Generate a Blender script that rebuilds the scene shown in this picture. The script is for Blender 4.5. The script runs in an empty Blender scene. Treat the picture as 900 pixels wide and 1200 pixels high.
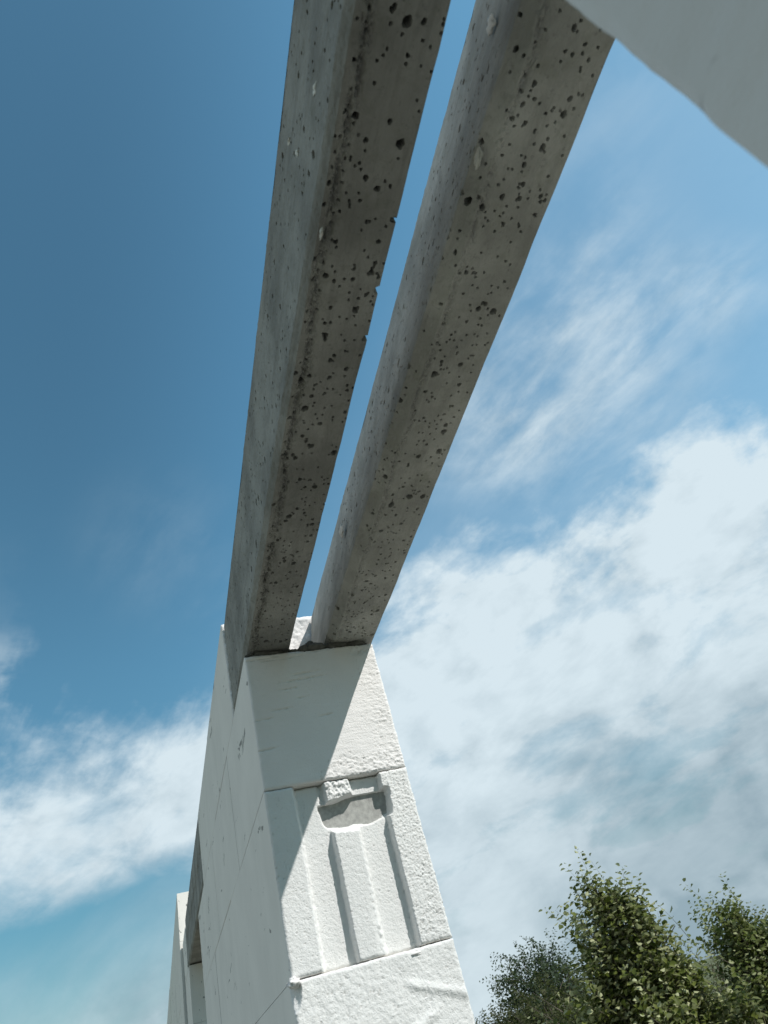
import bpy, bmesh, math, random
import numpy as np
from mathutils import Vector, Matrix

random.seed(7); rng = np.random.default_rng(11)
S = bpy.context.scene
COL = S.collection
D = 1.063            # metres from the camera to the far jamb; most sizes are fractions of it
CAMZ = 1.5

# ------------------------------------------------------------------ camera
AX = np.array([[0.94324789, -0.04936223, 0.32840035],
               [-0.21947181, 0.64949382, 0.72800406],
               [-0.2492299, -0.75876291, 0.60180005]])     # columns: right, down, forward
F = 816.0
cam = bpy.data.cameras.new('camera'); cam_o = bpy.data.objects.new('camera', cam); COL.objects.link(cam_o)
cam.sensor_fit = 'VERTICAL'; cam.sensor_height = 36; cam.sensor_width = 27; cam.lens = F / 1200 * 36
cam.clip_start = 0.01; cam.clip_end = 5000
m = Matrix([[AX[i, 0], -AX[i, 1], -AX[i, 2], 0] for i in range(3)] + [[0, 0, 0, 1]])
m.translation = (0, 0, CAMZ)
cam_o.matrix_world = m
cam.dof.use_dof = True; cam.dof.focus_distance = 1.6; cam.dof.aperture_fstop = 14
S.camera = cam_o

def ray(px, py):
    v = AX @ np.array([px - 450, py - 600, F]); return v / np.linalg.norm(v)
def at(px, py, Y):
    v = ray(px, py); v = v * (Y / v[1]); return Vector((v[0], v[1], v[2] + CAMZ))

# ------------------------------------------------------------------ sun and sky
LDIR = Vector((-0.439, 0.522, -0.731)).normalized()
sun = bpy.data.lights.new('sun', 'SUN'); sun.energy = 5.0; sun.angle = math.radians(0.5); sun.color = (1.0, 0.965, 0.91)
sun_o = bpy.data.objects.new('sun', sun); COL.objects.link(sun_o)
sun_o.rotation_euler = LDIR.to_track_quat('-Z', 'Y').to_euler()
sun_o.location = (0, 0, 30)
S.view_settings.view_transform = 'Standard'; S.view_settings.look = 'None'
S.view_settings.exposure = 0.0; S.view_settings.gamma = 1.0; S.view_settings.use_curve_mapping = False
EXPOSURE = -0.13
S.view_settings.exposure = EXPOSURE

W = bpy.data.worlds.new('World'); S.world = W; W.use_nodes = True
class G:
    """small helper for node graphs"""
    def __init__(s, nt): s.nt = nt; nt.nodes.clear()
    def n(s, t, **k):
        nd = s.nt.nodes.new(t)
        for a, b in k.items(): setattr(nd, a, b)
        return nd
    def put(s, nd, i, v):
        if v is None: return
        if hasattr(v, 'is_output'): s.nt.links.new(v, nd.inputs[i])
        else: nd.inputs[i].default_value = v
    def m(s, op, a, b=None, c=None, clamp=False):
        nd = s.n('ShaderNodeMath', operation=op, use_clamp=clamp)
        s.put(nd, 0, a); s.put(nd, 1, b); s.put(nd, 2, c); return nd.outputs[0]
    def vm(s, op, a, b=None, out=0):
        nd = s.n('ShaderNodeVectorMath', operation=op); s.put(nd, 0, a); s.put(nd, 1, b)
        return nd.outputs['Value'] if out == 'v' else nd.outputs[0]
    def ss(s, x, a, b, lo=0.0, hi=1.0):
        nd = s.n('ShaderNodeMapRange', interpolation_type='SMOOTHSTEP'); nd.clamp = True
        s.put(nd, 0, x)
        for i, v in enumerate((a, b, lo, hi)): s.put(nd, i + 1, v)
        return nd.outputs[0]
    def noise(s, vec, scale, detail=4, rough=.55, lac=2.0, dist=0.0):
        nd = s.n('ShaderNodeTexNoise'); s.put(nd, 'Vector', vec); s.put(nd, 'Scale', scale); s.put(nd, 'Detail', detail)
        s.put(nd, 'Roughness', rough); s.put(nd, 'Lacunarity', lac); s.put(nd, 'Distortion', dist); return nd.outputs[0]
    def vor(s, vec, scale, feature='F1'):
        nd = s.n('ShaderNodeTexVoronoi', feature=feature); s.put(nd, 'Vector', vec); s.put(nd, 'Scale', scale); return nd.outputs[0]
    def mixc(s, f, a, b, blend='MIX'):
        nd = s.n('ShaderNodeMix', data_type='RGBA', blend_type=blend)
        s.put(nd, 0, f); s.put(nd, 6, a if hasattr(a, 'is_output') else (*a, 1)); s.put(nd, 7, b if hasattr(b, 'is_output') else (*b, 1))
        return nd.outputs[2]
    def mapv(s, vec, loc=(0, 0, 0), rot=(0, 0, 0), scale=(1, 1, 1)):
        nd = s.n('ShaderNodeMapping'); s.put(nd, 0, vec); s.put(nd, 1, loc); s.put(nd, 2, rot); s.put(nd, 3, scale); return nd.outputs[0]

def half(p, q, inside):
    """normal of the plane through the eye and two sky directions, pointing to the inside direction"""
    n = np.cross(ray(*p), ray(*q)); n /= np.linalg.norm(n)
    if n @ ray(*inside) < 0: n = -n
    return tuple(float(x) for x in n)

g = G(W.node_tree)
tc = g.n('ShaderNodeTexCoord').outputs['Generated']
sky = g.n('ShaderNodeTexSky', sky_type='NISHITA', sun_disc=False)
sky.sun_elevation = math.radians(47); sky.sun_rotation = math.atan2(0.439, -0.522)
sky.altitude = 100; sky.air_density = 1.0; sky.dust_density = 0.6; sky.ozone_density = 1.0
sep = g.n('ShaderNodeSeparateXYZ'); g.put(sep, 0, tc)
zz = g.m('ADD', g.m('MAXIMUM', sep.outputs[2], 0.0), 0.36)
cmb = g.n('ShaderNodeCombineXYZ')
g.put(cmb, 0, g.m('DIVIDE', sep.outputs[0], zz)); g.put(cmb, 1, g.m('DIVIDE', sep.outputs[1], zz)); g.put(cmb, 2, 0.0)
P = cmb.outputs[0]                                     # the cloud deck seen from below
def plane(px, py):
    v = ray(px, py); z = max(v[2], 0) + .36; return np.array([v[0] / z, v[1] / z])
a_ = plane(530, 520); b_ = plane(740, 300); ang = math.atan2(*(b_ - a_)[::-1])
Pw = g.mapv(P, rot=(0, 0, -ang), scale=(1, 1, 1))
Pst = g.mapv(Pw, scale=(0.32, 1.0, 1))                  # stretched along the wind
n_big = g.noise(P, 2.6, 5, .52, dist=.3)
n_str = g.noise(Pst, 4.2, 6, .55, dist=.5)
n_fine = g.noise(P, 8.5, 8, .60, dist=.25)
n_fib = g.noise(g.mapv(Pw, scale=(0.22, 1.0, 1)), 9.0, 8, .62, dist=.25)
n_det = g.noise(g.mapv(Pw, scale=(0.6, 1.0, 1)), 15, 8, .62, dist=.2)
n_cum = g.noise(tc, 5.5, 7, .52, dist=.25)
dotn = lambda n: g.vm('DOT_PRODUCT', tc, n, out='v')
def spot(px, py, r0, r1):                               # a soft round patch of sky
    d = g.m('ARCCOSINE', g.m('MINIMUM', dotn(tuple(float(x) for x in ray(px, py))), .99999))
    return g.ss(d, math.radians(r0), math.radians(r1), 1.0, 0.0)
ADD = lambda *a: a[0] if len(a) == 1 else g.m('ADD', a[0], ADD(*a[1:]))
MUL = lambda *a: a[0] if len(a) == 1 else g.m('MULTIPLY', a[0], MUL(*a[1:]))
off = lambda n, k: MUL(g.m('SUBTRACT', n, .5), k)
low = g.ss(sep.outputs[2], .04, .36, 1.0, 0.0)           # towards the horizon
# the big bright bank on the right
hr0 = ADD(dotn(half((440, 690), (900, 455), (700, 1000))), off(n_big, .20), off(n_str, .10), off(n_fine, .15), off(n_cum, .12), off(n_det, .07))
hr_in = g.ss(dotn(half((300, 760), (260, 1200), (700, 1000))), -.05, .05)
ahead = MUL(spot(640, 850, 38, 62), 1.0)
n_edge = g.noise(g.mapv(Pw, scale=(.75, 1, 1)), 5.2, 9, .60, dist=.2)
hr = ADD(hr0, off(n_edge, .20))
right = MUL(g.ss(hr, -.01, .11), hr_in, ahead)
thick_r = MUL(right, g.m('MAXIMUM', g.ss(ADD(MUL(n_edge, .8), MUL(n_big, .5), off(n_str, .35)), .46, .70, .58, 1.0), MUL(low, .95)), g.ss(ADD(n_big, off(n_fine, .5), off(n_cum, .5)), .20, .60, .72, 1.0))
thick_r = MUL(thick_r, g.m('SUBTRACT', 1.0, MUL(low, g.ss(ADD(n_cum, off(n_str, .3)), .40, .62, .14, 0.0))))
# the band on the left
hl1 = ADD(dotn(half((0, 875), (240, 825), (100, 960))), off(n_big, .10), off(n_str, .12), off(n_fine, .08), off(n_det, .08), off(n_edge, .16))
hl2 = ADD(dotn(half((0, 1090), (230, 1015), (100, 960))), off(n_big, .05), off(n_fine, .05))
hl_in = g.ss(dotn(half((300, 760), (300, 1200), (100, 1000))), -.05, .02)
left = MUL(g.ss(hl1, -.02, .09), g.ss(hl2, -.015, .05), hl_in)
left = MUL(left, g.ss(ADD(n_str, off(n_fine, .5)), .28, .56, .45, 1.0))
left2 = MUL(g.ss(ADD(dotn(half((0, 1190), (200, 1110), (100, 1250))), off(n_str, .2)), -.09, .10), hl_in, .75)
wl = MUL(g.ss(ADD(n_str, off(n_fine, .4)), .45, .68), ADD(MUL(spot(20, 812, 0, 6), 1.3), MUL(spot(210, 650, 0, 9), .25), MUL(spot(60, 700, 0, 7), .15)), .7)
# wisps of high cloud
wisp = MUL(.68, g.ss(ADD(MUL(n_fib, .45), MUL(n_str, .35), MUL(n_fine, .2), off(n_det, .45)), .34, .74), ADD(MUL(spot(610, 430, 2, 12), .80), MUL(spot(560, 520, 1, 8), .55), MUL(spot(700, 320, 0, 9), .70), MUL(spot(765, 390, 0, 7), .5), MUL(spot(845, 335, 0, 5), .75), MUL(spot(720, 520, 0, 13), .55), MUL(spot(190, 640, 0, 9), .16), MUL(spot(690, 150, 0, 10), .25)))
puff = MUL(g.ss(ADD(n_cum, off(n_det, .35)), .47, .62), ADD(MUL(spot(758, 535, .2, 2.2), .75), MUL(spot(620, 607, .2, 2.4), .8), MUL(spot(688, 508, .1, 1.2), .6), MUL(spot(560, 625, .2, 3), .6)))
veil = g.ss(dotn(half((300, 700), (640, 0), (900, 600))), -.06, .22, 0.0, .16)
cl = g.m('MAXIMUM', g.m('MAXIMUM', thick_r, left), g.m('MAXIMUM', g.m('MAXIMUM', left2, wl), g.m('MAXIMUM', wisp, puff)))
fill_cloud_v = Vector((-1.0, .10, .42)).normalized()
side = MUL(g.ss(dotn(tuple(fill_cloud_v)), .55, .93), g.ss(ADD(n_big, off(n_fine, .4)), .25, .55, .55, 1.0))  # unseen cloud at left, added to fill the shaded wall faces
cl = g.m('MINIMUM', g.m('MAXIMUM', ADD(cl, veil), side), .97)
# cloud brightness: sunlit white, grey-blue where thick and low
cshade = ADD(MUL(n_big, .42), MUL(n_fine, .30), MUL(n_cum, .28), MUL(n_det, .15))
crisp = g.ss(n_cum, .50, .57)
lump_d = g.noise(g.mapv(tc, scale=(1, 1, 1.7)), 4.2, 6, .55, dist=.35)
sv = np.array([.439, -.522]) / .68 * .035
PR = g.mapv(Pw, scale=(.75, 1, 1)); rot_s = np.array([math.cos(-ang) * sv[0] - math.sin(-ang) * sv[1], math.sin(-ang) * sv[0] + math.cos(-ang) * sv[1]])
r_a = g.noise(PR, 5.2, 9, .60, dist=.2)
r_b = g.noise(g.mapv(PR, loc=(float(rot_s[0]), float(rot_s[1]), 0)), 5.2, 9, .60, dist=.2)
relief = g.m('SUBTRACT', r_a, r_b)
cb = ADD(MUL(relief, g.m('SUBTRACT', 1.35, MUL(low, .95))), MUL(g.ss(cshade, .36, .62, .44, 1.0), g.m('SUBTRACT', 1.0, MUL(low, .74))), MUL(low, .50, g.ss(ADD(lump_d, off(n_cum, .5)), .38, .64)), MUL(crisp, low, .14), MUL(spot(880, 1060, 2, 22), -.55))
CLOUD_K = 7.6
dark = (0.40 * CLOUD_K, 0.54 * CLOUD_K, 0.63 * CLOUD_K); lite = (0.92 * CLOUD_K, 1.07 * CLOUD_K, 1.15 * CLOUD_K)
ccol = g.mixc(g.m('MAXIMUM', g.m('MINIMUM', cb, 1.0), 0.0), dark, lite)
skyc = g.mixc(1.0, sky.outputs[0], (0.83, 1.39, 1.29), 'MULTIPLY')
near_right = spot(560, 180, 26, 62)
gain = MUL(ADD(1.0, MUL(near_right, g.ss(dotn(half((250, 700), (380, 0), (900, 300))), -.26, .14, 0.0, .38))), g.ss(sep.outputs[2], .0, .50, .52, 1.0), g.ss(dotn((0.0, -1.0, 0.0)), .05, .6, 1.0, .55))  # last factor dims the unseen sky behind the eye to deepen the jamb's shade
gv = g.n('ShaderNodeCombineXYZ'); [g.put(gv, i, gain) for i in range(3)]
skyc = g.vm('MULTIPLY', skyc, gv.outputs[0])
final = g.mixc(cl, skyc, ccol)
bg = g.n('ShaderNodeBackground'); g.put(bg, 0, final); g.put(bg, 1, 0.110)
wo = g.n('ShaderNodeOutputWorld'); g.nt.links.new(bg.outputs[0], wo.inputs[0])

# ------------------------------------------------------------------ helpers
def tag(o, label=None, cat=None, group=None, kind=None):
    for k, v in (('label', label), ('category', cat), ('group', group), ('kind', kind)):
        if v: o[k] = v
    return o
def empty(name, loc, rz=0.0):
    o = bpy.data.objects.new(name, None); COL.objects.link(o); o.location = loc; o.rotation_euler = (0, 0, rz)
    o.empty_display_size = .05; return o
def link(name, me, mat, parent=None, loc=(0, 0, 0)):
    o = bpy.data.objects.new(name, me); COL.objects.link(o); o.location = loc
    for mm in (mat if isinstance(mat, (list, tuple)) else [mat]): me.materials.append(mm)
    if parent: o.parent = parent
    return o
def np_mesh(name, V, Q, T=None, smooth=None, mi=None):
    """mesh from numpy: V (n,3), quads Q (m,4), triangles T (k,3)"""
    me = bpy.data.meshes.new(name); V = np.asarray(V, np.float32)
    loops = [np.asarray(Q, np.int32).ravel()]; nq = len(Q); nt = 0
    if T is not None and len(T): loops.append(np.asarray(T, np.int32).ravel()); nt = len(T)
    L = np.concatenate(loops)
    me.vertices.add(len(V)); me.vertices.foreach_set('co', V.ravel())
    me.loops.add(len(L)); me.loops.foreach_set('vertex_index', L)
    me.polygons.add(nq + nt)
    st = np.concatenate([np.arange(nq) * 4, nq * 4 + np.arange(nt) * 3]).astype(np.int32)
    me.polygons.foreach_set('loop_start', st)
    if smooth is not None: me.polygons.foreach_set('use_smooth', np.asarray(smooth, bool))
    if mi is not None: me.polygons.foreach_set('material_index', np.asarray(mi, np.int32))
    me.update(calc_edges=True); me.validate(); return me
def vnoise(nu, nv, su, sv):
    """smooth value noise sampled on an nu x nv grid with su x sv cells"""
    gu, gv = int(math.ceil(su)) + 3, int(math.ceil(sv)) + 3
    R = rng.random((gu, gv))
    def axis(n, s):
        t = np.linspace(0, s, n); i = t.astype(int); f = t - i; f = f * f * (3 - 2 * f); return i, f
    iu, fu = axis(nu, su); iv, fv = axis(nv, sv)
    fu = fu[:, None]; fv = fv[None, :]
    A = R[iu][:, iv]; B = R[iu + 1][:, iv]; C = R[iu][:, iv + 1]; E = R[iu + 1][:, iv + 1]
    return (A * (1 - fu) + B * fu) * (1 - fv) + (C * (1 - fu) + E * fu) * fv - .5
def fbm(nu, nv, lu, lv, cell, octs=4, gain=.5):
    o = np.zeros((nu, nv)); a = 1.0
    for k in range(octs):
        o += a * vnoise(nu, nv, lu / cell, lv / cell); a *= gain; cell *= .5
    return o
def fba(shape, lu, lv, cu, cv, octs=3, gain=.6):
    o = np.zeros(shape); a = 1.0
    for k in range(octs):
        o += a * vnoise(*shape, lu / cu, lv / cv); a *= gain; cu *= .5; cv *= .5
    return o
def sst(x, a, b):
    t = np.clip((x - a) / (b - a), 0, 1); return t * t * (3 - 2 * t)

# ------------------------------------------------------------------ materials
def mat(name):
    M_ = bpy.data.materials.new(name); M_.use_nodes = True; gg = G(M_.node_tree)
    b = gg.n('ShaderNodeBsdfPrincipled'); o = gg.n('ShaderNodeOutputMaterial'); gg.nt.links.new(b.outputs[0], o.inputs[0])
    return M_, gg, b
def bump(gg, b, h, strength, dist):
    nd = gg.n('ShaderNodeBump'); gg.put(nd, 'Height', h); gg.put(nd, 'Strength', strength); gg.put(nd, 'Distance', dist)
    gg.nt.links.new(nd.outputs[0], b.inputs['Normal'])
def geo(gg): return gg.n('ShaderNodeNewGeometry').outputs['Position']

def aac(name, base, grain=1.0, scuffs=0.0):
    M_, gg, b = mat(name); p = geo(gg)
    blot = gg.noise(p, 7, 4, .6); fine = gg.noise(p, 420, 3, .6); mid = gg.noise(p, 60, 4, .6)
    pores = gg.ss(gg.vor(p, 330), .0, .38)
    c = gg.mixc(gg.ss(blot, .3, .7), tuple(x * .93 for x in base), base)
    c = gg.mixc(MULg(gg, gg.ss(mid, .55, .75), .25), c, tuple(x * .86 for x in base))
    if scuffs:
        sc = gg.mapv(p, rot=(.35, .2, .1), scale=(60, 8, 26)); s1 = gg.noise(sc, 1.0, 5, .62, dist=.6)
        c = gg.mixc(MULg(gg, gg.ss(s1, .64, .68), scuffs), c, (.16, .16, .155))
        st = gg.noise(gg.mapv(p, scale=(3, 3, 2)), 1.4, 4, .6)
        c = gg.mixc(MULg(gg, gg.ss(st, .5, .75), .30 * scuffs), c, (.52, .52, .49))
    gg.put(b, 'Base Color', c); gg.put(b, 'Roughness', .95); gg.put(b, 'Specular IOR Level', .15)
    h = ADDg(gg, MULg(gg, pores, .35), MULg(gg, fine, .9), MULg(gg, mid, .12))
    bump(gg, b, h, .55 * grain, .0016)
    return M_
def MULg(gg, *a):
    r = a[0]
    for x in a[1:]: r = gg.m('MULTIPLY', r, x)
    return r
def ADDg(gg, *a):
    r = a[0]
    for x in a[1:]: r = gg.m('ADD', r, x)
    return r
AAC = aac('aerated_concrete', (.835, .815, .81), 1.0)
AAC_GREY = aac('aerated_concrete_cut_end', (.765, .765, .76), 1.0)
AAC_SHADED = aac('aerated_concrete_shaded_face', (.63, .632, .625), .35, .5)  # near pier: shade beside the camera put into the base colour
AAC_SMOOTH = aac('aerated_concrete_smooth_face', (.80, .775, .74), .22, .8)

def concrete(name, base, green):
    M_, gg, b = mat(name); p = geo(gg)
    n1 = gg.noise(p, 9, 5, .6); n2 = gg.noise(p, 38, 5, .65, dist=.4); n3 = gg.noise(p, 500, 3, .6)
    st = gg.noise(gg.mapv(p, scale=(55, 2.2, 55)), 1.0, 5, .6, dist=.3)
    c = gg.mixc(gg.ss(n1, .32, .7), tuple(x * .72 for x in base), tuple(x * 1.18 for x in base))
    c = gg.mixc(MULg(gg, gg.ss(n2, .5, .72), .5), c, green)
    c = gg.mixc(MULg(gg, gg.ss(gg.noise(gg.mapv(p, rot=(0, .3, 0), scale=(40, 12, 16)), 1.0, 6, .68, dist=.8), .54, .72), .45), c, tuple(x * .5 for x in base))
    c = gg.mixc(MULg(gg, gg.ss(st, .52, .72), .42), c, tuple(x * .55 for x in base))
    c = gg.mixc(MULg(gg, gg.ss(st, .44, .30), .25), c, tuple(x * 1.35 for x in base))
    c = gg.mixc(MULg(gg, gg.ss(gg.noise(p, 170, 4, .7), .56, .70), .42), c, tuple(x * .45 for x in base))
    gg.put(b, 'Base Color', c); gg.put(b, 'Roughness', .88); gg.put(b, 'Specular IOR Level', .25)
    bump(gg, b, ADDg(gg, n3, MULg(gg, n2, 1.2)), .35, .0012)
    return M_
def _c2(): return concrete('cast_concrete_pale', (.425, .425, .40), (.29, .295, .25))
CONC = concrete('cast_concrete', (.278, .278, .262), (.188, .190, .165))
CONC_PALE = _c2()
def plain(name, c0, c1, scale, rough=.9, bs=.4, bd=.004):
    M_, gg, b = mat(name); p = geo(gg); n = gg.noise(p, scale, 5, .62)
    gg.put(b, 'Base Color', gg.mixc(gg.ss(n, .3, .7), c0, c1)); gg.put(b, 'Roughness', rough); gg.put(b, 'Specular IOR Level', .2)
    bump(gg, b, gg.noise(p, scale * 3, 4, .6), bs, bd); return M_
MORTAR = plain('grey_mortar', (.09, .088, .082), (.16, .155, .145), 90)
MORTAR_LIGHT = plain('thin_bed_mortar', (.30, .30, .29), (.44, .44, .42), 120, bs=.3, bd=.001)
SPLASH = plain('dried_mortar_splash', (.58, .57, .53), (.74, .73, .69), 150, bd=.001)
FOAM = plain('pale_mortar_crumb', (.42, .41, .27), (.58, .56, .40), 130)
EARTH = plain('sandy_soil', (.17, .14, .10), (.30, .25, .185), .8, bs=.6, bd=.03)
BARK = plain('bark', (.06, .05, .04), (.15, .13, .10), 14)
DRY = plain('dry_stalk', (.20, .18, .11), (.36, .32, .21), 5)

# ------------------------------------------------------------------ block wall pieces
WALLW = 0.2145 * D
def jamb_block(name, parent, z0, z1, length, depth_fn, mat_front, mat_side, res=.0015, jit=.0012, u0=0.0, w=WALLW, seed=0):
    """a block whose end face (normal -y, at v = 0) is a fine relief; the rest runs back to v = length"""
    h = z1 - z0; nu = int(w / res) + 1; nz = int(h / res) + 1
    u = np.linspace(0, w, nu); z = np.linspace(0, h, nz); U, Z = np.meshgrid(u, z, indexing='ij')
    dep = depth_fn(U, Z, w, h)
    edge = np.minimum(np.minimum(U, w - U), np.minimum(Z, h - Z))
    chip = fbm(nu, nz, w, h, .012, 4, .6)
    rr = .0022 + .0024 * np.clip(chip + .1, 0, 1)
    dep = dep + rr * np.clip(1 - edge / .004, 0, 1) ** 2
    lat = fbm(nu, nz, w, h, .006, 3, .6) * jit
    we = np.clip(1 - edge / .003, 0, 1)
    Ux = U + we * lat * np.where(U < w / 2, .35, .8); Zx = Z + we * fbm(nu, nz, w, h, .006, 3, .6) * jit * .6
    V = np.stack([Ux + u0, dep, Zx + z0], -1).reshape(-1, 3)
    idx = np.arange(nu * nz).reshape(nu, nz)
    Q = np.stack([idx[:-1, :-1], idx[1:, :-1], idx[1:, 1:], idx[:-1, 1:]], -1).reshape(-1, 4)
    ring = np.concatenate([idx[:-1, 0], idx[-1, :-1], idx[:0:-1, -1], idx[0, :0:-1]])
    flat = np.stack([U + u0, np.zeros_like(U), Z + z0], -1).reshape(-1, 3)[ring]
    r1 = flat.copy(); dr = dep.reshape(-1)[ring]
    r1[:, 1] = np.maximum(.012, dr + .004)
    r2 = flat.copy(); r2[:, 1] = length
    n0 = len(V); k = len(ring); a = np.arange(k); b = (a + 1) % k
    V = np.concatenate([V, r1, r2])
    Q1 = np.stack([ring[b], ring[a], n0 + a, n0 + b], -1); Q2 = np.stack([n0 + b, n0 + a, n0 + k + a, n0 + k + b], -1)
    nf = len(Q)
    c = np.array([nu - 1, nu - 1 + nz - 1, 2 * (nu - 1) + nz - 1, 0])
    Q3 = np.array([[n0 + k + c[3], n0 + k + c[2], n0 + k + c[1], n0 + k + c[0]]])
    Qa = np.concatenate([Q, Q1, Q2, Q3])
    me = np_mesh(name, V, Qa, smooth=np.r_[np.ones(nf), np.zeros(len(Qa) - nf)], mi=np.r_[np.zeros(nf), np.ones(len(Qa) - nf)])
    return link(name, me, [mat_front, mat_side], parent)

def add_box(bm, x0, x1, y0, y1, z0, z1, bev=.0012):
    r = bmesh.ops.create_cube(bm, size=1)
    bmesh.ops.scale(bm, vec=(x1 - x0, y1 - y0, z1 - z0), verts=r['verts'])
    bmesh.ops.translate(bm, vec=((x0 + x1) / 2, (y0 + y1) / 2, (z0 + z1) / 2), verts=r['verts'])
    if bev:
        es = list({e for v in r['verts'] for e in v.link_edges})
        bmesh.ops.bevel(bm, geom=es, offset=bev, segments=2, profile=.6, affect='EDGES')
def bm_obj(name, bm, mt, parent=None, loc=(0, 0, 0)):
    me = bpy.data.meshes.new(name); bm.to_mesh(me); bm.free(); return link(name, me, mt, parent, loc)

# course lines above the ground
ZB = CAMZ + .5445 * D            # bearing of the lintels
ZJ = [CAMZ + .3315 * D, CAMZ + .103 * D]
while ZJ[-1] > -.3: ZJ.append(ZJ[-1] - .243)
ZTOP = CAMZ + .748 * D

def courses(parent, v_end, first, name='masonry', x0=0.0, w=WALLW, skip_front=0, zl=None, blk=.59, joints=True):
    """running-bond courses behind the jamb blocks; first[i] is where course i starts"""
    bm = bmesh.new(); rr = random.Random(5)
    zs = zl or ([ZB] + ZJ)
    for i in range(len(zs) - 1):
        z1, z0 = zs[i], zs[i + 1]; v = first[i] if i < len(first) else 0.0
        k = 0
        while v < v_end - .01:
            L = min(blk if v > .01 else (blk * .6 if i % 2 else blk), v_end - v)
            o = rr.uniform(-.0009, .0009)
            add_box(bm, x0 + o, x0 + w + o, v + .004 * (v > .05), v + L - .004, z0 + .0004, z1 - .0004, .0008)
            v += L; k += 1
    o_ = bm_obj(name, bm, AAC_SMOOTH, parent)
    if joints:
        for i in range(len(zs) - 1):
            v = first[i] if i < len(first) else 0.0
            while v < v_end - .01 and zs[i + 1] > .6:
                if v > .05:
                    bm = bmesh.new(); add_box(bm, x0 + .0012, x0 + w - .0012, v - .0042, v + .0042, zs[i + 1] + .004, zs[i] - .004, 0)
                    bm_obj('mortar_joint', bm, MORTAR, parent)
                v += min(blk if v > .01 else (blk * .6 if i % 2 else blk), v_end - v)
    return o_
def mortar_core(parent, v0, v1, z0, z1, x0=0.0, w=WALLW):
    bm = bmesh.new(); add_box(bm, x0 + .0025, x0 + w - .0025, v0 + .02, v1 - .003, z0, z1 - .003, 0)
    return bm_obj('mortar_joints', bm, MORTAR_LIGHT, parent)

# ------------------------------------------------------------------ ground
def ground():
    nx = 90; xs = np.concatenate([-np.geomspace(3000, 3, 26), np.linspace(-2.8, 12, 60), np.geomspace(12.5, 3000, 26)])
    ys = np.concatenate([-np.geomspace(3000, 3, 26), np.linspace(-2.8, 16, 76), np.geomspace(16.5, 3000, 26)])
    X, Y = np.meshgrid(xs, ys, indexing='ij'); n = X.shape
    Zg = vnoise(*n, 40, 44) * .07 + vnoise(*n, 90, 90) * .03 - .03
    Zg = np.where(np.hypot(X, Y) > 60, -.03, Zg)
    idx = np.arange(X.size).reshape(n)
    Q = np.stack([idx[:-1, :-1], idx[1:, :-1], idx[1:, 1:], idx[:-1, 1:]], -1).reshape(-1, 4)
    me = np_mesh('ground', np.stack([X, Y, Zg], -1).reshape(-1, 3), Q, smooth=np.ones(len(Q)))
    M_, gg, b = mat('building_site_ground'); p = geo(gg)
    n1 = gg.noise(p, .35, 5, .6); n2 = gg.noise(p, 9, 5, .65); r = gg.n('ShaderNodeSeparateXYZ'); gg.put(r, 0, p)
    soil = gg.mixc(gg.ss(n2, .3, .7), (.115, .105, .088), (.205, .19, .16)); grs = gg.mixc(gg.ss(n2, .3, .7), (.05, .07, .025), (.12, .13, .055))
    far = gg.ss(ADDg(gg, gg.vm('LENGTH', p, out='v'), gg.m('MULTIPLY', n1, 3.0)), 5.0, 8.5)
    gg.put(b, 'Base Color', gg.mixc(far, soil, grs)); gg.put(b, 'Roughness', .95)
    bump(gg, b, n2, .6, .03)
    tag(link('ground', me, M_), kind='structure')
ground()

# ------------------------------------------------------------------ the wall ahead
ROT = .0157
wall = empty('block_wall', (.142 * D, D, 0), ROT)
tag(wall, 'white block wall ahead carrying the far ends of the two grey lintels, grooved block showing', 'wall', kind='thing')
def dep_plain(U, Z, w, h):
    n = U.shape
    r = fbm(*n, w, h, .05, 3, .5) * .0012
    rough = np.clip(sst(U, w * .70, w * .97) * (fbm(*n, w, h, .03, 2) * .8 + .8), 0, 1)
    band = sst(.034 + fbm(*n, w, h, .02, 2) * .012 - Z, 0, .010) * sst(U, w * .36, w * .5)
    k = np.clip(rough * .8 + band, 0, 1.1)
    d = r + k * fba(n, w, h, .0062, .0028, 2, .8) * .0014 + (rng.random(n) < .06 * np.clip(k, 0, 1)) * rng.uniform(.0006, .0022, n) + fba(n, w, h, .02, .003, 2) * .0003
    # trowel scratches
    for _ in range(16):
        cu, cz, ln = rng.random() * w * .6, h * (1 - rng.random() ** 2 * .75), .008 + rng.random() * .022
        t = (U - cu) / ln; zz_ = Z - cz - .06 * (U - cu)
        d += .0042 * np.exp(-t ** 4) * np.exp(-(zz_ / .0011) ** 2) * (vnoise(*n, w / .004, 3) + .6)
    # ragged arris under the right lintel
    dd = np.hypot((U - w * .88) / .030, (Z - h + .010) / .012)
    d += np.clip(1 - dd, 0, 1) * .006 * (vnoise(*n, w / .004, h / .004) + .6)
    return d
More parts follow.
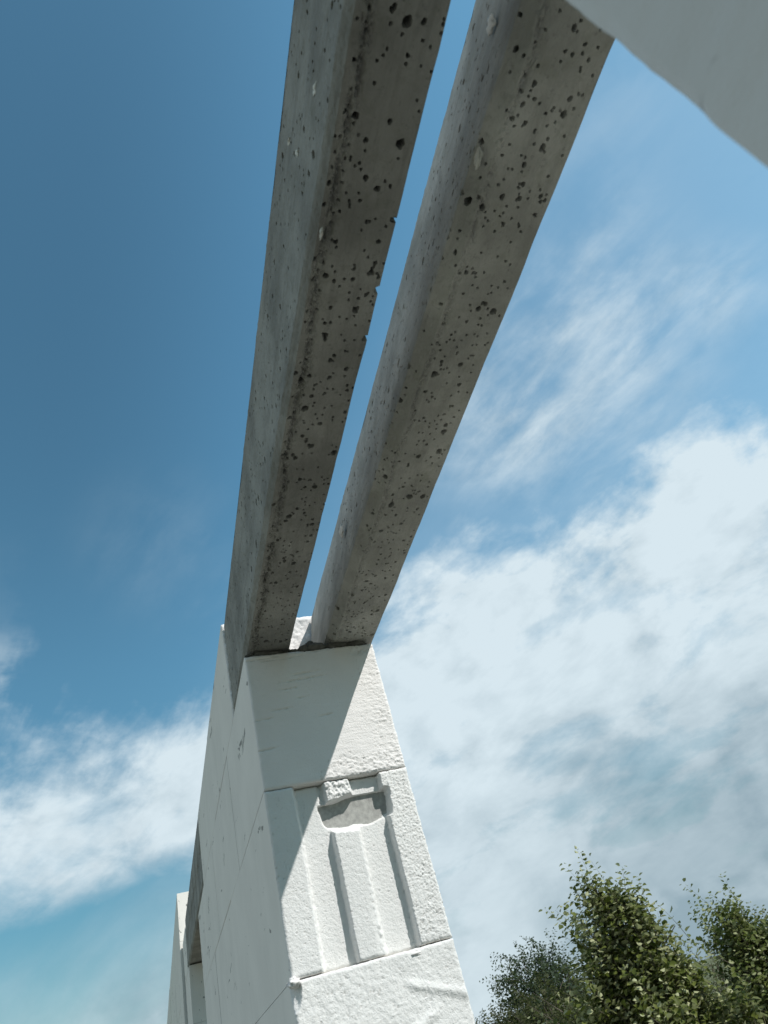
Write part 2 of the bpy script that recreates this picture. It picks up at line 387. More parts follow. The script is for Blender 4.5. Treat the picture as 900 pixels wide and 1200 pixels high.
def dep_groove(U, Z, w, h):
    n = U.shape; k = D
    j = fbm(*n, w, h, .03, 3, .5) * .0012
    jf = fbm(*n, w, h, .005, 2, .6) * .0012
    def groove(a, b, t):
        return t * sst(U + j + jf, a - .003, a + .005) * (1 - sst(U + j * .6 + jf * .7, b - .0022, b + .0008))
    d = groove(.0445, .0925, .0150) + groove(.1315, .1815, .0150)
    # land between the grooves is worn at its lower right
    d += .003 * sst(U, .118, .130) * (1 - sst(U, .130, .134)) * (1 - sst(Z, .0, .12)) * (vnoise(*n, w / .005, h / .005) + .7)
    # the grip pocket
    zb = (.2565 - .103) * k; zt = (.3060 - .103) * k
    jj = fbm(*n, w, h, .016, 3, .6)
    ua, ub = .0700, .1900
    zlow = zb + .018 * np.clip(1 - (U - ua) / .034, 0, 1) ** 2 + .012 * sst(U, .15, .188) + jj * .0018
    ztop = zt - .005 * (1 - sst(U, .10, .13)) + jj * .0012
    ins = sst(U + jj * .002, ua - .001, ua + .020) * (1 - sst(U + jj * .006, ub - .007, ub))
    t = np.clip((Z - zlow) / (ztop - zlow), 0, 1)
    prof = 1.12 * np.clip(t, 0, 1) ** .62 * (1 - .25 * sst(Z, ztop - .008, ztop)) * (1 - sst(Z, ztop - .002, ztop + .0025))
    prof = np.where(Z < zlow, 0, prof)
    pocket = (.042 + .014 * sst(U, .135, .165)) * ins * prof + ins * prof * fbm(*n, w, h, .014, 4, .6) * .0035 + ins * prof * fbm(*n, w, h, .007, 3, .65) * .009 * sst(U, .128, .16)
    d = np.maximum(d, pocket)
    # the broken bridge above the pocket
    br = sst(U, .080, .086) * (1 - sst(U, .128, .134)) * sst(Z, ztop, ztop + .003)
    d += br * (.003 + fbm(*n, w, h, .0045, 3, .65) * .0034)
    # cellular grain, coarser on the right land
    pm = rng.random(n) < (.012 + .07 * sst(U, .172, .186))
    d = d + pm * rng.uniform(.0006, .0020, n)
    d += fbm(*n, w, h, .0042, 2, .7) * (.0004 + .0002 * sst(U, .175, .19)) + fbm(*n, w, h, .0024, 2, .8) * .0008 * sst(U, .175, .19)
    return d
def dep_rough(U, Z, w, h):
    n = U.shape
    d = fbm(*n, w, h, .0030, 2, .8) * .0007 + (rng.random(n) < .008) * rng.uniform(.001, .003, n) + fbm(*n, w, h, .03, 3) * .0012
    # a curved trowel ridge
    c = h * .42 + .045 * np.sin((U / w - .25) * 2.2) + .03 * (U / w)
    d -= .0022 * np.exp(-((Z - c) / .006) ** 2) * sst(U, .07, .12) * (1 - sst(U, .17, .2))
    c2 = h * .86 - .35 * (U - .14)
    d -= .0022 * np.exp(-((Z - c2) / .006) ** 2) * sst(U, .14, .16)
    d += .016 * np.clip(1 - np.hypot(U / .012, (Z - h + .004) / .03), 0, 1) ** .5
    d -= .0015
    return d
TOPLEN = .400 * D; GRLEN = .615 * D
b = jamb_block('plain_block', wall, ZJ[0] + .0008, ZB, TOPLEN - .004, dep_plain, AAC, AAC_SMOOTH, res=.0013)
tag(b, 'plain white block directly under the lintel ends')
b = jamb_block('grooved_block', wall, ZJ[1] + .0012, ZJ[0] - .0006, GRLEN - .004, dep_groove, AAC_GREY, AAC_SMOOTH, res=.0011)
tag(b, 'white block end with two vertical grooves and a grip pocket')
b = jamb_block('rough_block', wall, ZJ[2] + .001, ZJ[1] - .0005, TOPLEN - .004, dep_rough, AAC_GREY, AAC_SMOOTH, res=.0014, u0=-.001)
tag(b, 'rough white block at the bottom with trowelled mortar ridges')
VEND = 1.765 * D
first = [TOPLEN, GRLEN, TOPLEN]
courses(wall, VEND, first)
mortar_core(wall, 0.0, VEND, -.3, ZB)
# infill course between the two pairs of lintels, flush with their tops
LEND = .222 * D
def dep_fill(U, Z, w, h):
    n = U.shape; return fbm(*n, w, h, .03, 3) * .004 + fbm(*n, w, h, .006, 3, .6) * .0022 + .004 * np.clip((Z - h + .01) / .01, 0, 1)
fb = jamb_block('infill_block', wall, ZB + .001, ZTOP, .56 * D, dep_fill, AAC, AAC_SMOOTH, res=.0022)
fb.location = (0, LEND + .004, 0)
bm = bmesh.new()
add_box(bm, .0005, WALLW, LEND + .0065 + .56 * D, 1.378 * D - .002, ZB + .001, ZTOP)
bm_obj('infill_course', bm, AAC_SMOOTH, wall)
def lump(name, parent, mt, c, r, seed, sub=3, amp=.35, freq=2.2):
    bm = bmesh.new(); bmesh.ops.create_icosphere(bm, subdivisions=sub, radius=1)
    from mathutils import noise as mn
    for v in bm.verts:
        f = 1 + amp * mn.noise(v.co * freq + Vector((seed, seed * 2.3, 0)))
        v.co = Vector((v.co.x * r[0] * f, v.co.y * r[1] * f, v.co.z * r[2] * f))
    for f_ in bm.faces: f_.smooth = True
    return bm_obj(name, bm, mt, parent, c)
# mortar bed under the lintels: ragged, set back from the arris, with squeezed-out crumbs
ZL = CAMZ + .5545 * D
bm = bmesh.new(); add_box(bm, .004, .082, .014, LEND - .01, ZB + .0005, ZL + .001, 0); add_box(bm, .118, .224, .016, LEND - .01, ZB + .0005, ZL + .001, 0)
bmesh.ops.subdivide_edges(bm, edges=bm.edges[:], cuts=9, use_grid_fill=True)
from mathutils import noise as mn
for v in bm.verts:
    v.co.y += .006 * mn.noise(v.co * 60); v.co.x += .003 * mn.noise(v.co * 80 + Vector((3, 0, 0)))
bm_obj('mortar_bed', bm, MORTAR, wall)
for i, (u, v, z, r) in enumerate([(.034, .012, .006, (.018, .01, .007)), (.05, .014, .005, (.026, .012, .006)), (.088, .012, .004, (.012, .010, .005)),
                                  (.105, .010, .006, (.012, .010, .008)), (.126, .006, .006, (.018, .010, .008)), (.118, .016, .012, (.010, .012, .012)), (.160, .012, .006, (.03, .010, .007)), (.2, .012, .006, (.02, .010, .006))]):
    lump('mortar_crumb', wall, MORTAR, (u, v, ZB + z), r, i * 3.1)
lump('mortar_crumb', wall, FOAM, (.112, LEND + .004, ZTOP - .030), (.011, .012, .018), 4.4)
lump('mortar_crumb', wall, AAC, (.170, .001, ZJ[1] - .006), (.009, .0045, .004), 9.0, amp=.5)
lump('mortar_crumb', wall, AAC, (.003, .001, ZJ[1] - .002), (.008, .008, .006), 2.0, amp=.8)
# mortar strip down the upright joint at the lintel's end
bm = bmesh.new(); add_box(bm, .007, .045, LEND + .001, LEND + .016, ZB, ZTOP - .03, 0); bm_obj('mortar_joint', bm, MORTAR, wall)

# ------------------------------------------------------------------ the pier beside the camera
PX, PY = .1505, .0497
pier = empty('block_wall', (PX, PY, 0), 0)
tag(pier, 'grey shaded block wall corner right next to the camera, out of focus at top right', 'wall', kind='thing')
bm = bmesh.new(); rr = random.Random(3); zs = [ZB] + ZJ
for i in range(len(zs) - 1):
    v = 0.0; L0 = [.42, .59, .30][i % 3]; v += L0 if i < 4 else 0; L0 = .59 if i < 4 else L0
    while v < 1.6:
        o = rr.uniform(-.0006, .0006) if i else 0
        add_box(bm, o, WALLW + o, -v - L0 + .0008, -v - .0008 * (v > 0), zs[i + 1] + .0008, zs[i] - .0008, .003); v += L0; L0 = .59
bm_obj('masonry', bm, AAC_SHADED, pier)
def worn_block(z0, z1, length):
    nz = int((z1 - z0) / .003) + 1; z = np.linspace(z0, z1, nz)
    prof = [(0.0, -length)] + [(0.0, -t) for t in np.linspace(.20, .012, 24)]
    na = 9; th = np.linspace(0, math.pi / 2, na)
    n1 = fbm(nz, 3, z1 - z0, .01, .05, 4, .6)[:, 0]; wear = np.clip(.0045 + n1 * .006, .0012, .012)
    cols = []
    for (x_, y_) in prof: cols.append(np.stack([np.full(nz, x_), np.full(nz, y_), z], -1))
    for t in th: cols.append(np.stack([wear * (1 - np.sin(math.pi / 2 - t) * 1.0) * 1.0, -wear * (1 - np.sin(t)), z], -1))
    for u_ in np.linspace(.016, WALLW, 20): cols.append(np.stack([np.full(nz, u_), np.zeros(nz), z], -1))
    cols.append(np.stack([np.full(nz, WALLW), np.full(nz, -length), z], -1))
    A = np.stack(cols, 0); nc = len(cols)
    rough = fbm(nc, nz, .45, z1 - z0, .012, 4, .6) * .0009; A[1:25, :, 0] += rough[1:25] ; A[34:-1, :, 1] += rough[34:-1]
    idx = np.arange(nc * nz).reshape(nc, nz); nx_ = np.roll(idx, -1, 0)
    Q = np.stack([idx[:, :-1], nx_[:, :-1], nx_[:, 1:], idx[:, 1:]], -1).reshape(-1, 4)
    V = A.reshape(-1, 3); c0 = len(V); V = np.concatenate([V, [[WALLW / 2, -length / 2, z0], [WALLW / 2, -length / 2, z1]]])
    T = np.concatenate([np.stack([nx_[:, 0], idx[:, 0], np.full(nc, c0)], -1), np.stack([idx[:, -1], nx_[:, -1], np.full(nc, c0 + 1)], -1)])
    sm = np.zeros((nc, nz - 1)); sm[1:-2] = 1
    link('block', np_mesh('block', V, Q, T, smooth=np.r_[sm.ravel(), np.zeros(len(T))]), AAC_SHADED, pier)
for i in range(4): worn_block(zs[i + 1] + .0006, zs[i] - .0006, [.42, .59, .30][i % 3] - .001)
bm = bmesh.new(); add_box(bm, .003, WALLW - .003, -1.8, -.003, -.3, ZB - .002, 0); bm_obj('mortar_joints', bm, MORTAR_LIGHT, pier)

# ------------------------------------------------------------------ lintels
def lintel(name, label, prof, y0, y1, vis, pits, loc=(0, 0, 0), rz=0.0, res=.00078, ry=.0009, group='lintels over the near opening', seed=1, band=None, mt=None):
    """a cast beam. prof: closed cross-section polygon (x, z), anticlockwise seen from -y; vis: edges that get the fine pitted relief"""
    global rng
    pts = []; fine = []
    n = len(prof)
    for i in range(n):
        p, q = np.array(prof[i]), np.array(prof[(i + 1) % n]); L = np.linalg.norm(q - p)
        k = max(1, int(L / (res if i in vis else .012)))
        for t in range(k): pts.append(p + (q - p) * t / k); fine.append(1.0 if i in vis else 0.0)
    pts = np.array(pts); fine = np.array(fine); m_ = len(pts)
    s = np.r_[0, np.cumsum(np.linalg.norm(np.diff(pts, axis=0), axis=1))]; per = s[-1] + np.linalg.norm(pts[0] - pts[-1])
    tg = np.roll(pts, -1, 0) - np.roll(pts, 1, 0); tg /= np.linalg.norm(tg, axis=1)[:, None]
    nor = np.stack([tg[:, 1], -tg[:, 0]], -1)            # outward for this order
    ny = int((y1 - y0) / ry) + 1; y = np.linspace(y0, y1, ny)
    h = fbm(m_, ny, per, y1 - y0, .07, 5, .5) * .0014
    h += fbm(m_, ny, per, y1 - y0, .006, 3, .6) * .0007 * fine[:, None]
    if band is not None:                                  # rough honeycombed streak along the arris
        for (sc, wd, dp) in band:
            wob = (vnoise(1, ny, 1, (y1 - y0) / .05)[0] * .006)
            gsh = np.exp(-((s[:, None] - sc - wob[None, :]) / wd) ** 2)
            h -= gsh * dp * np.clip(fbm(m_, ny, per, y1 - y0, .009, 4, .7) * 1.6 + .55, 0, 1.6)
    for (s_, y_, rs, ryy, dep) in pits:
        i0, i1 = np.searchsorted(s, [s_ - rs, s_ + rs]); j0, j1 = np.searchsorted(y, [y_ - ryy, y_ + ryy])
        if i1 <= i0 or j1 <= j0: continue
        a = ((s[i0:i1] - s_) / rs)[:, None]; b_ = ((y[j0:j1] - y_) / ryy)[None, :]
        r2 = a * a + b_ * b_ + .3 * a * b_ + .35 * np.sin(a * 3.1 + s_ * 900) * np.sin(b_ * 2.7 + y_ * 700)
        h[i0:i1, j0:j1] -= dep * np.clip(1 - r2, 0, 1) ** .28
    X = pts[:, 0][:, None] + nor[:, 0][:, None] * h; Zc = pts[:, 1][:, None] + nor[:, 1][:, None] * h
    Y = np.broadcast_to(y[None, :], X.shape)
    V = np.stack([X, Y, Zc], -1).reshape(-1, 3)
    idx = np.arange(m_ * ny).reshape(m_, ny); nx_ = np.roll(idx, -1, 0)
    Q = np.stack([idx[:, :-1], nx_[:, :-1], nx_[:, 1:], idx[:, 1:]], -1).reshape(-1, 4)
    c0 = len(V); V = np.concatenate([V, [[pts[:, 0].mean(), y0, pts[:, 1].mean()], [pts[:, 0].mean(), y1, pts[:, 1].mean()]]])
    T = np.concatenate([np.stack([nx_[:, 0], idx[:, 0], np.full(m_, c0)], -1), np.stack([idx[:, -1], nx_[:, -1], np.full(m_, c0 + 1)], -1)])
    me = np_mesh(name, V, Q, T, smooth=np.zeros(len(Q) + len(T)))
    o = link(name, me, mt or CONC, None, loc); o.rotation_euler = (0, 0, rz)
    tag(o, label, 'lintel', group)
    return o, pts, s, nor
def make_pits(s0, s1, y0, y1, n, seed, big=.5, el=1.2):
    r = random.Random(seed); out = []
    for _ in range(n):
        rad = min(.0038, .00092 * math.exp(r.gauss(.1, .62)))
        e = el * r.uniform(.8, 1.35)
        out.append((r.uniform(s0, s1), r.uniform(y0, y1), max(rad, .00115), max(rad * e, .0012), .0022 + rad * r.uniform(2.6, 4.6)))
    return out
HL = .195
def P_(x, z): return (x * D, ZL - CAMZ + CAMZ + z)
# left beam: order runs left face down -> underside -> right face up -> top
xa = .1492 * D; xb = .2225 * D
prof1 = [(xa + .0015, ZL + HL), (xa, ZL + .010), (xa + .006, ZL), (xb, ZL), (xb + .003, ZL + .085), (xb - .028, ZL + .12), (xb - .030, ZL + HL)]
LY0, LY1 = -.20, D + LEND
sL = HL - .010
pits1 = make_pits(sL + .013, sL + .083, .05, 1.06, 430, 3, el=1.0) + make_pits(.012, sL - .004, .05, LY1, 420, 4, el=1.0)
pits1 = [(s_, y_, a * (1.0), b_ * 1.0, d_) if s_ > sL else (s_, y_, a * 1.5, b_ * .8, d_ * .7) for (s_, y_, a, b_, d_) in pits1]
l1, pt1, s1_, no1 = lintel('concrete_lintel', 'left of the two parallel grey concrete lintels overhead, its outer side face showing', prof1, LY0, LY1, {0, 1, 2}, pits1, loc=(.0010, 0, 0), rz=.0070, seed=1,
                           band=[(sL + .021, .005, .0044)])
# right beam
xc = .2825 * D; xd = .3620 * D
prof2 = [(xc + .0400, ZL + HL), (xc + .0205, ZL + .100), (xc - .002, ZL + .013), (xc + .011, ZL), (xd, ZL), (xd + .004, ZL + HL)]
q = [np.array(p) for p in prof2]; cs = np.r_[0, np.cumsum([np.linalg.norm(q[i + 1] - q[i]) for i in range(5)])]
pits2 = make_pits(cs[3] + .004, cs[4] - .005, .05, 1.06, 440, 8, el=1.0) + make_pits(.02, cs[3], .05, 1.1, 700, 9, el=1.0)
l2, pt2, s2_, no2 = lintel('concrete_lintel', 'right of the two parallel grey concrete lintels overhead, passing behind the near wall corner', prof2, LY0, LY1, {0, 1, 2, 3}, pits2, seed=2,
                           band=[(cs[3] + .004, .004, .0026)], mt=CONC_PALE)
# dried mortar splashes on the beams
def splash(par, c, n_, r, seed):
    o = lump('mortar_splash', par, SPLASH, c, (r[0], r[1], r[2]), seed, sub=3, amp=.9, freq=1.7)
    return o
def on_face(px, py, plane):      # plane: ('x', value) or ('z', value), along the photo's line of sight
    v = ray(px, py)
    t = (plane[1] / v[0]) if plane[0] == 'x' else ((plane[1] - CAMZ) / v[2])
    return Vector((v[0] * t, v[1] * t, CAMZ + v[2] * t))
def xc_at(z): return xc - .001 + (z - ZL - .007) * .212
for k, (px, py, r) in enumerate([(575, 28, (.0011, .006, .0075)), (560, 186, (.0011, .008, .006)), (400, 622, (.0011, .012, .010))]):
    c = on_face(px, py, ('x', xc + .002)); c = on_face(px, py, ('x', xc_at(c.z)));
    splash(l2, c, None, r, k * 2.2)
for k, (px, py, r) in enumerate([(370, 101, (.0011, .006, .0035)), (340, 165, (.0015, .004, .003)), (350, 178, (.0015, .003, .005)), (378, 272, (.0011, .005, .002))]):
    splash(l1, on_face(px, py, ('x', xa + .001)), None, r, 7 + k * 1.7)

# ------------------------------------------------------------------ second opening further along
F2 = 1.0
v0, v1 = 1.378 * D, 2.86 * D
def far_lintel(x0, x1, label):
    prof = [(x0 + .003, ZL + .208), (x0, ZL + .008), (x0 + .006, ZL), (x1, ZL), (x1, ZL + .208)]
    pits = make_pits(.01, .3, v0, v1, 120, 21, el=1.3)
    o, *_ = lintel('concrete_lintel', label, prof, v0, v1, {0, 1, 2}, pits, loc=(.142 * D, D, 0), rz=ROT, res=.004, ry=.006, group='lintels over the far opening', band=[(.1, .02, .003)])
    return o
far_lintel(-.001, .088, 'small distant grey lintel flush with the shaded wall face at lower left')
far_lintel(.128, .226, 'distant lintel hidden behind the shaded wall end, inner one of the far pair')
farp = empty('block_wall', (.142 * D - math.sin(ROT) * 2.75 * D, D + 2.75 * D, 0), ROT)
tag(farp, 'short grey pier under the far end of the distant lintel', 'wall', kind='thing')
courses(farp, .55 * D, [0.0, -.0, 0.0], zl=[ZB + .004] + ZJ, blk=.30, joints=False)
mortar_core(farp, 0.0, .55 * D, -.3, ZB)
bm = bmesh.new(); add_box(bm, .006, WALLW - .006, .008, .10, ZB + .001, ZL + .001, 0); bm_obj('mortar_bed', bm, MORTAR, farp)
bm = bmesh.new(); add_box(bm, 0, WALLW, .13 * D, .55 * D, ZB + .006, ZTOP - .02); bm_obj('infill_course', bm, AAC_SMOOTH, farp)
tall = empty('block_wall', (.142 * D - math.sin(ROT) * 3.31 * D - .014, D + 3.31 * D, 0), ROT)
tag(tall, 'tallest and most distant block wall at lower left, its narrow end bright in the sun', 'wall', kind='thing')
ztall = CAMZ + .975 * D
zt_list = [ztall, ztall - .243, ztall - .486, ztall - .729] + [ztall - .729 - .243 * k for k in range(1, 8)]
o = courses(tall, 7.0, [0.0], zl=zt_list, blk=.57, joints=False); o.data.materials.clear(); o.data.materials.append(AAC_SMOOTH)
mortar_core(tall, -.012, 7.0, -.3, ztall)

# ------------------------------------------------------------------ vegetation
def leaf_mat(name, c0, c1, under):
    M_, gg, b = mat(name); p = geo(gg)
    oi = gg.n('ShaderNodeNewGeometry')
    rnd = oi.outputs['Random Per Island']
    c = gg.mixc(rnd, c0, c1); c = gg.mixc(oi.outputs['Backfacing'], c, gg.mixc(rnd, tuple(x * .85 for x in under), under))
    gg.put(b, 'Base Color', c); gg.put(b, 'Roughness', .55); gg.put(b, 'Specular IOR Level', .2)
    tr = gg.n('ShaderNodeBsdfTranslucent'); gg.put(tr, 0, gg.mixc(.5, c, (.10, .14, .02)))
    mx = gg.n('ShaderNodeMixShader'); gg.put(mx, 0, .34); gg.nt.links.new(b.outputs[0], mx.inputs[1]); gg.nt.links.new(tr.outputs[0], mx.inputs[2])
    out = [n for n in gg.nt.nodes if n.type == 'OUTPUT_MATERIAL'][0]; gg.nt.links.new(mx.outputs[0], out.inputs[0])
    return M_
LEAF_MAPLE = leaf_mat('maple_leaf', (.085, .112, .022), (.165, .19, .046), (.50, .52, .30))
LEAF_POPLAR = leaf_mat('poplar_leaf', (.078, .108, .022), (.150, .18, .045), (.40, .43, .23))
LEAF_DARK = leaf_mat('shrub_leaf', (.034, .042, .013), (.062, .068, .024), (.10, .11, .055))
LEAF_BIRCH = leaf_mat('birch_leaf', (.030, .050, .028), (.055, .080, .045), (.09, .12, .08))
LEAF_BROWN = leaf_mat('seedy_brown_leaf', (.060, .050, .030), (.10, .085, .05), (.13, .11, .07))

def tube(V, Q, pts, r0, r1, k=6):
    base = len(V); n = len(pts)
    for i, p in enumerate(pts):
        d = (pts[min(i + 1, n - 1)] - pts[max(i - 1, 0)]).normalized(); a = d.orthogonal().normalized(); c = d.cross(a)
        r = r0 + (r1 - r0) * i / (n - 1)
        for j in range(k):
            t = 2 * math.pi * j / k; V.append(p + a * math.cos(t) * r + c * math.sin(t) * r)
    for i in range(n - 1):
        for j in range(k):
            Q.append((base + i * k + j, base + i * k + (j + 1) % k, base + (i + 1) * k + (j + 1) % k, base + (i + 1) * k + j))
def curve(p, q, bend, r, n=7):
    o = Vector((r.uniform(-1, 1), r.uniform(-1, 1), r.uniform(-.3, .6))) * bend
    return [p.lerp(q, t / n) + o * math.sin(math.pi * t / n) for t in range(n + 1)]
def leaf(V, Q, p, d, up, L, Wd, fold, r):
    d = d.normalized(); s = d.cross(up)
    if s.length < 1e-4: s = d.orthogonal()
    s.normalize(); nn = s.cross(d)
    b = len(V); h = nn * (fold * Wd)
    V += [p, p + d * L * .30 + s * Wd * .5 + h, p + d * L * .68 + s * Wd * .38 + h, p + d * L - nn * L * .12,
          p + d * L * .68 - s * Wd * .38 + h, p + d * L * .30 - s * Wd * .5 + h]
    Q += [(b, b + 1, b + 2, b + 3), (b, b + 3, b + 4, b + 5)]
def tree(name, label, cat, base, height, rad, crown_lo, nshoot, shoot_len, leaf_len, leafmat, seed, wind=Vector((-.35, 0, 0)), gap=.05, aspect=.85,
         tops=(), group=None, upright=.6, per=2, spread=1.0, stems=1, pointy=False, spikes=0):
    r = random.Random(seed)
    root = empty(name, base); tag(root, label, cat, group)
    V, Q = [], []; limbs = []
    for st in range(stems):
        a = r.uniform(0, 6.28); p0 = Vector((math.cos(a), math.sin(a), 0)) * (.12 * st); p1 = Vector((math.cos(a) * rad * .3 * (stems > 1), math.sin(a) * rad * .3 * (stems > 1), height * .85)) + wind * height * .18
        tr = curve(p0 - Vector((0, 0, .1)), p1, .05 * height, r, 10); tube(V, Q, tr, .016 * height, .003 * height, 7)
        for i in range(9):
            t = r.uniform(.12, .85); p = tr[int(t * 10)]; aa = r.uniform(0, 6.28); L = rad * r.uniform(.6, 1.0) * (1.1 - t * .5)
            q = p + Vector((math.cos(aa) * L, math.sin(aa) * L, L * r.uniform(.35, 1.0))) + wind * L * .4
            lb = curve(p, q, .12 * L, r, 6); tube(V, Q, lb, .007 * height, .0015 * height, 5); limbs.append(lb)
    link('trunk', np_mesh('trunk', np.array([tuple(v) for v in V]), np.array(Q), smooth=np.ones(len(Q))), BARK, root)
    V, Q, TV, TQ = [], [], [], []
    lobes = [(Vector((r.gauss(0, .45), r.gauss(0, .45), r.uniform(.0, .85))), r.uniform(.32, .6)) for _ in range(12)]
    from mathutils import noise as mn
    def inside(u):      # uneven outline: a lobed crown with holes
        rr_ = math.hypot(u.x, u.y); zz_ = u.z
        lim = math.sin(math.pi * min(1, max(0, zz_ * .93 + .07)) ** .75) ** .6
        if pointy: lim = min(1.0, 2.4 * (zz_ + .12)) * max(0.0, 1.02 - zz_) ** .55
        return rr_ < lim * (.78 + .45 * mn.noise(u * 2.6 + Vector((seed, 0, 0)))) and mn.noise(u * 4.3 + Vector((0, seed, 0))) > -.33
    starts = []
    while len(starts) < nshoot:
        u = Vector((r.uniform(-1, 1), r.uniform(-1, 1), r.random()))
        if r.random() > .35 + .65 * min(1, math.hypot(u.x, u.y) + abs(u.z - .4)): continue
        if inside(u): starts.append((u, 1.0))
    k = 0
    while k < spikes:
        u = Vector((r.uniform(-1, 1), r.uniform(-1, 1), r.uniform(.45, 1)))
        if inside(u) and not inside(u * 1.18 + Vector((0, 0, .03))): starts.append((u, r.uniform(1.3, 1.9))); k += 1
    for (tx, ty, tz, ln) in tops: starts.append((Vector((tx, ty, tz)), ln))
    for u, ln in starts:
        p = Vector((u.x * rad, u.y * rad * aspect, height * (crown_lo + (1 - crown_lo) * u.z * .93))) + wind * height * (u.z ** 2) * .30
        dr = (Vector((u.x, u.y, 0)) * (1 - upright) * spread + Vector((0, 0, upright)) + wind * .8 + Vector((r.gauss(0, .22), r.gauss(0, .22), r.gauss(0, .15)))).normalized()
        L = shoot_len * r.uniform(.6, 1.25) * ln; n = max(3, int(L / gap)); pts = []
        for i in range(n + 1):
            t = i / n; pts.append(p + dr * L * t + Vector((0, 0, -.12 * L * t * t)) + wind * L * .25 * t * t)
        tube(TV, TQ, pts[::max(1, n // 3)] if n > 3 else pts, .004 * shoot_len * 2, .0015 * shoot_len, 3)
        for i in range(n + 1):
            for s_ in range(per):
                a = i * 1.57 + s_ * 2 * math.pi / per + r.gauss(0, .4)
                o = dr.orthogonal().normalized(); o = (Matrix.Rotation(a, 3, dr) @ o)
                ld = (o * .9 + dr * .45 + wind * .55 + Vector((0, 0, -.25 + r.gauss(0, .25)))).normalized()
                sz = leaf_len * r.uniform(.65, 1.2) * (1 - .35 * (i / n) ** 3)
                up = Vector((r.gauss(0, .45), r.gauss(0, .45), 1 if r.random() > .24 else -1))
                leaf(V, Q, pts[i] + o * leaf_len * .25, ld, up, sz, sz * r.uniform(.62, .9), r.uniform(.05, .22), r)
    nv = len(V); VV = V + TV; QQ = Q + [tuple(i + nv for i in q_) for q_ in TQ]
    me = np_mesh('crown', np.array([tuple(v) for v in VV]), np.array(QQ), mi=np.r_[np.zeros(len(Q)), np.ones(len(TQ))])
    link('crown', me, [leafmat, BARK], root)
    return root
WX = Vector((-.30, -.05, 0))
def stand(px, py, Y):            # foot of a plant below the sky point (px, py)
    p = at(px, py, Y); return p
def plant(px, py, Y, **k):
    p = at(px, py, Y); return Vector((p.x, p.y, -.03)), p.z + .03
b0, h0 = plant(724, 1040, 6.5)
h0 += .03
tree('maple_tree', 'broad bushy maple with pale leaf undersides, tallest tree at lower right', 'tree', b0, h0, .90, .10, 1050, .36, .066, LEAF_MAPLE, 5, WX, gap=.046, tops=[(-.16, -.1, .99, 2.0), (-.20, -.1, .95, 1.3), (-.05, -.2, .95, .9), (-.38, -.2, .86, 1.2), (.2, -.1, .93, .7), (.55, -.2, .78, 1.0)], upright=.70, pointy=True, spikes=45, spread=.45)
b1, h1 = plant(876, 1060, 7.6); h1 -= .10
tree('poplar_tree', 'wind-bent green tree with long upright shoots at the right edge', 'tree', b1, h1, .84, .06, 720, .42, .068, LEAF_POPLAR, 9, WX * 1.2, gap=.046, tops=[(-.62, -.2, .84, 2.0), (-.30, -.3, .90, 1.9), (-.15, -.3, .88, 1.0), (.1, -.2, .86, 1.1), (.4, -.2, .8, .9)], upright=.78, pointy=True, spikes=60, spread=.5)
b2, h2 = plant(612, 1104, 22); tree('birch_tree', 'slender drooping blue-green birch behind the dark shrubs', 'tree', b2, h2, .95, .3, 240, .7, .10, LEAF_BIRCH, 12, WX, gap=.085, upright=.25)
b3, h3 = plant(643, 1098, 22.5); tree('birch_tree', 'narrow upright birch close against the left side of the broad maple', 'tree', b3, h3, .75, .3, 220, .6, .10, LEAF_BIRCH, 14, WX, gap=.085, upright=.55)
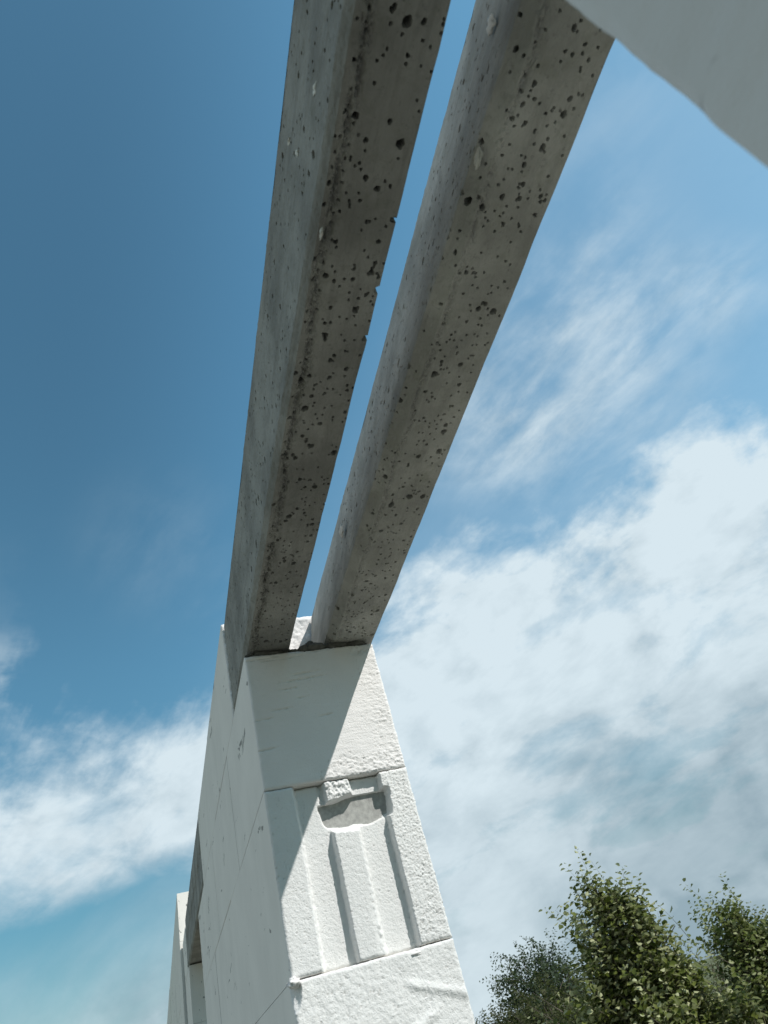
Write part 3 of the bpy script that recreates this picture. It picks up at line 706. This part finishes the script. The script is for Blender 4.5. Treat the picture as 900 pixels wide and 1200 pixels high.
for k, (px, py, Y, rad, lab) in enumerate([(575, 1168, 12, 1.0, 'low dark green shrub beside the sunlit wall end'),
                                           (607, 1150, 11, 1.25, 'dark green shrub with a pointed top below the birch'),
                                           (650, 1140, 10, 1.3, 'dense dark shrub at the left foot of the broad maple'),
                                           (700, 1165, 9.0, 1.2, 'dark shrub in front of the foot of the broad maple')]):
    bb, hh = plant(px, py, Y)
    tree('shrub', lab, 'shrub', bb, hh, rad, .02, 560, .36, .050, LEAF_DARK, 30 + k, WX * .7, gap=.04, per=3, upright=.5, group='dark shrubs at the foot of the trees', stems=3)
bb, hh = plant(818, 1112, 11.5); tree('shrub', 'brownish bare-looking shrub in the gap between maple and right-hand tree', 'shrub', bb, hh, .75, .02, 420, .40, .032, LEAF_BROWN, 41, WX, gap=.05, upright=.6, stems=3)
bb, hh = plant(830, 1168, 8.6); tree('shrub', 'small green shrub low in the gap between maple and right-hand tree', 'shrub', bb, hh, .7, .02, 420, .34, .055, LEAF_DARK, 43, WX, gap=.045, per=2, upright=.5, stems=3)
bb, hh = plant(905, 1085, 11); tree('tree', 'dark tree cut off by the right edge of the view', 'tree', bb, hh, .9, .1, 420, .45, .075, LEAF_DARK, 47, WX, gap=.06, upright=.6)
# tall dry grass in front of the shrubs
def grass():
    r = random.Random(77); V, T, Q = [], [], []
    for _ in range(5200):
        if r.random() < .45: c = at(r.uniform(800, 905), 1190, r.uniform(4.6, 6.4)); x, y = c.x, c.y
        else: x, y = r.uniform(1.5, 9), r.uniform(4.5, 11)
        H_ = r.uniform(.55, 1.15) if y < 6.8 and x > 3 else r.uniform(.3, .9)
        a = r.uniform(0, 6.28); w = r.uniform(.003, .007); lean = Vector((r.gauss(-.25, .2), r.gauss(0, .2), 0)) * H_
        s_ = Vector((math.cos(a), math.sin(a), 0)) * w; p = Vector((x, y, -.06)); b_ = len(V)
        V += [p - s_, p + s_, p + lean * .3 + Vector((0, 0, H_ * .6)) + s_ * .8, p + lean * .3 + Vector((0, 0, H_ * .6)) - s_ * .8,
              p + lean + Vector((0, 0, H_)) + s_ * .2, p + lean + Vector((0, 0, H_)) - s_ * .2]
        Q += [(b_, b_ + 1, b_ + 2, b_ + 3), (b_ + 3, b_ + 2, b_ + 4, b_ + 5)]
    o = link('dry_grass', np_mesh('dry_grass', np.array([tuple(v) for v in V]), np.array(Q)), DRY)
    tag(o, 'tall dry grass at the foot of the shrubs, lower right', 'grass', kind='stuff')
grass()
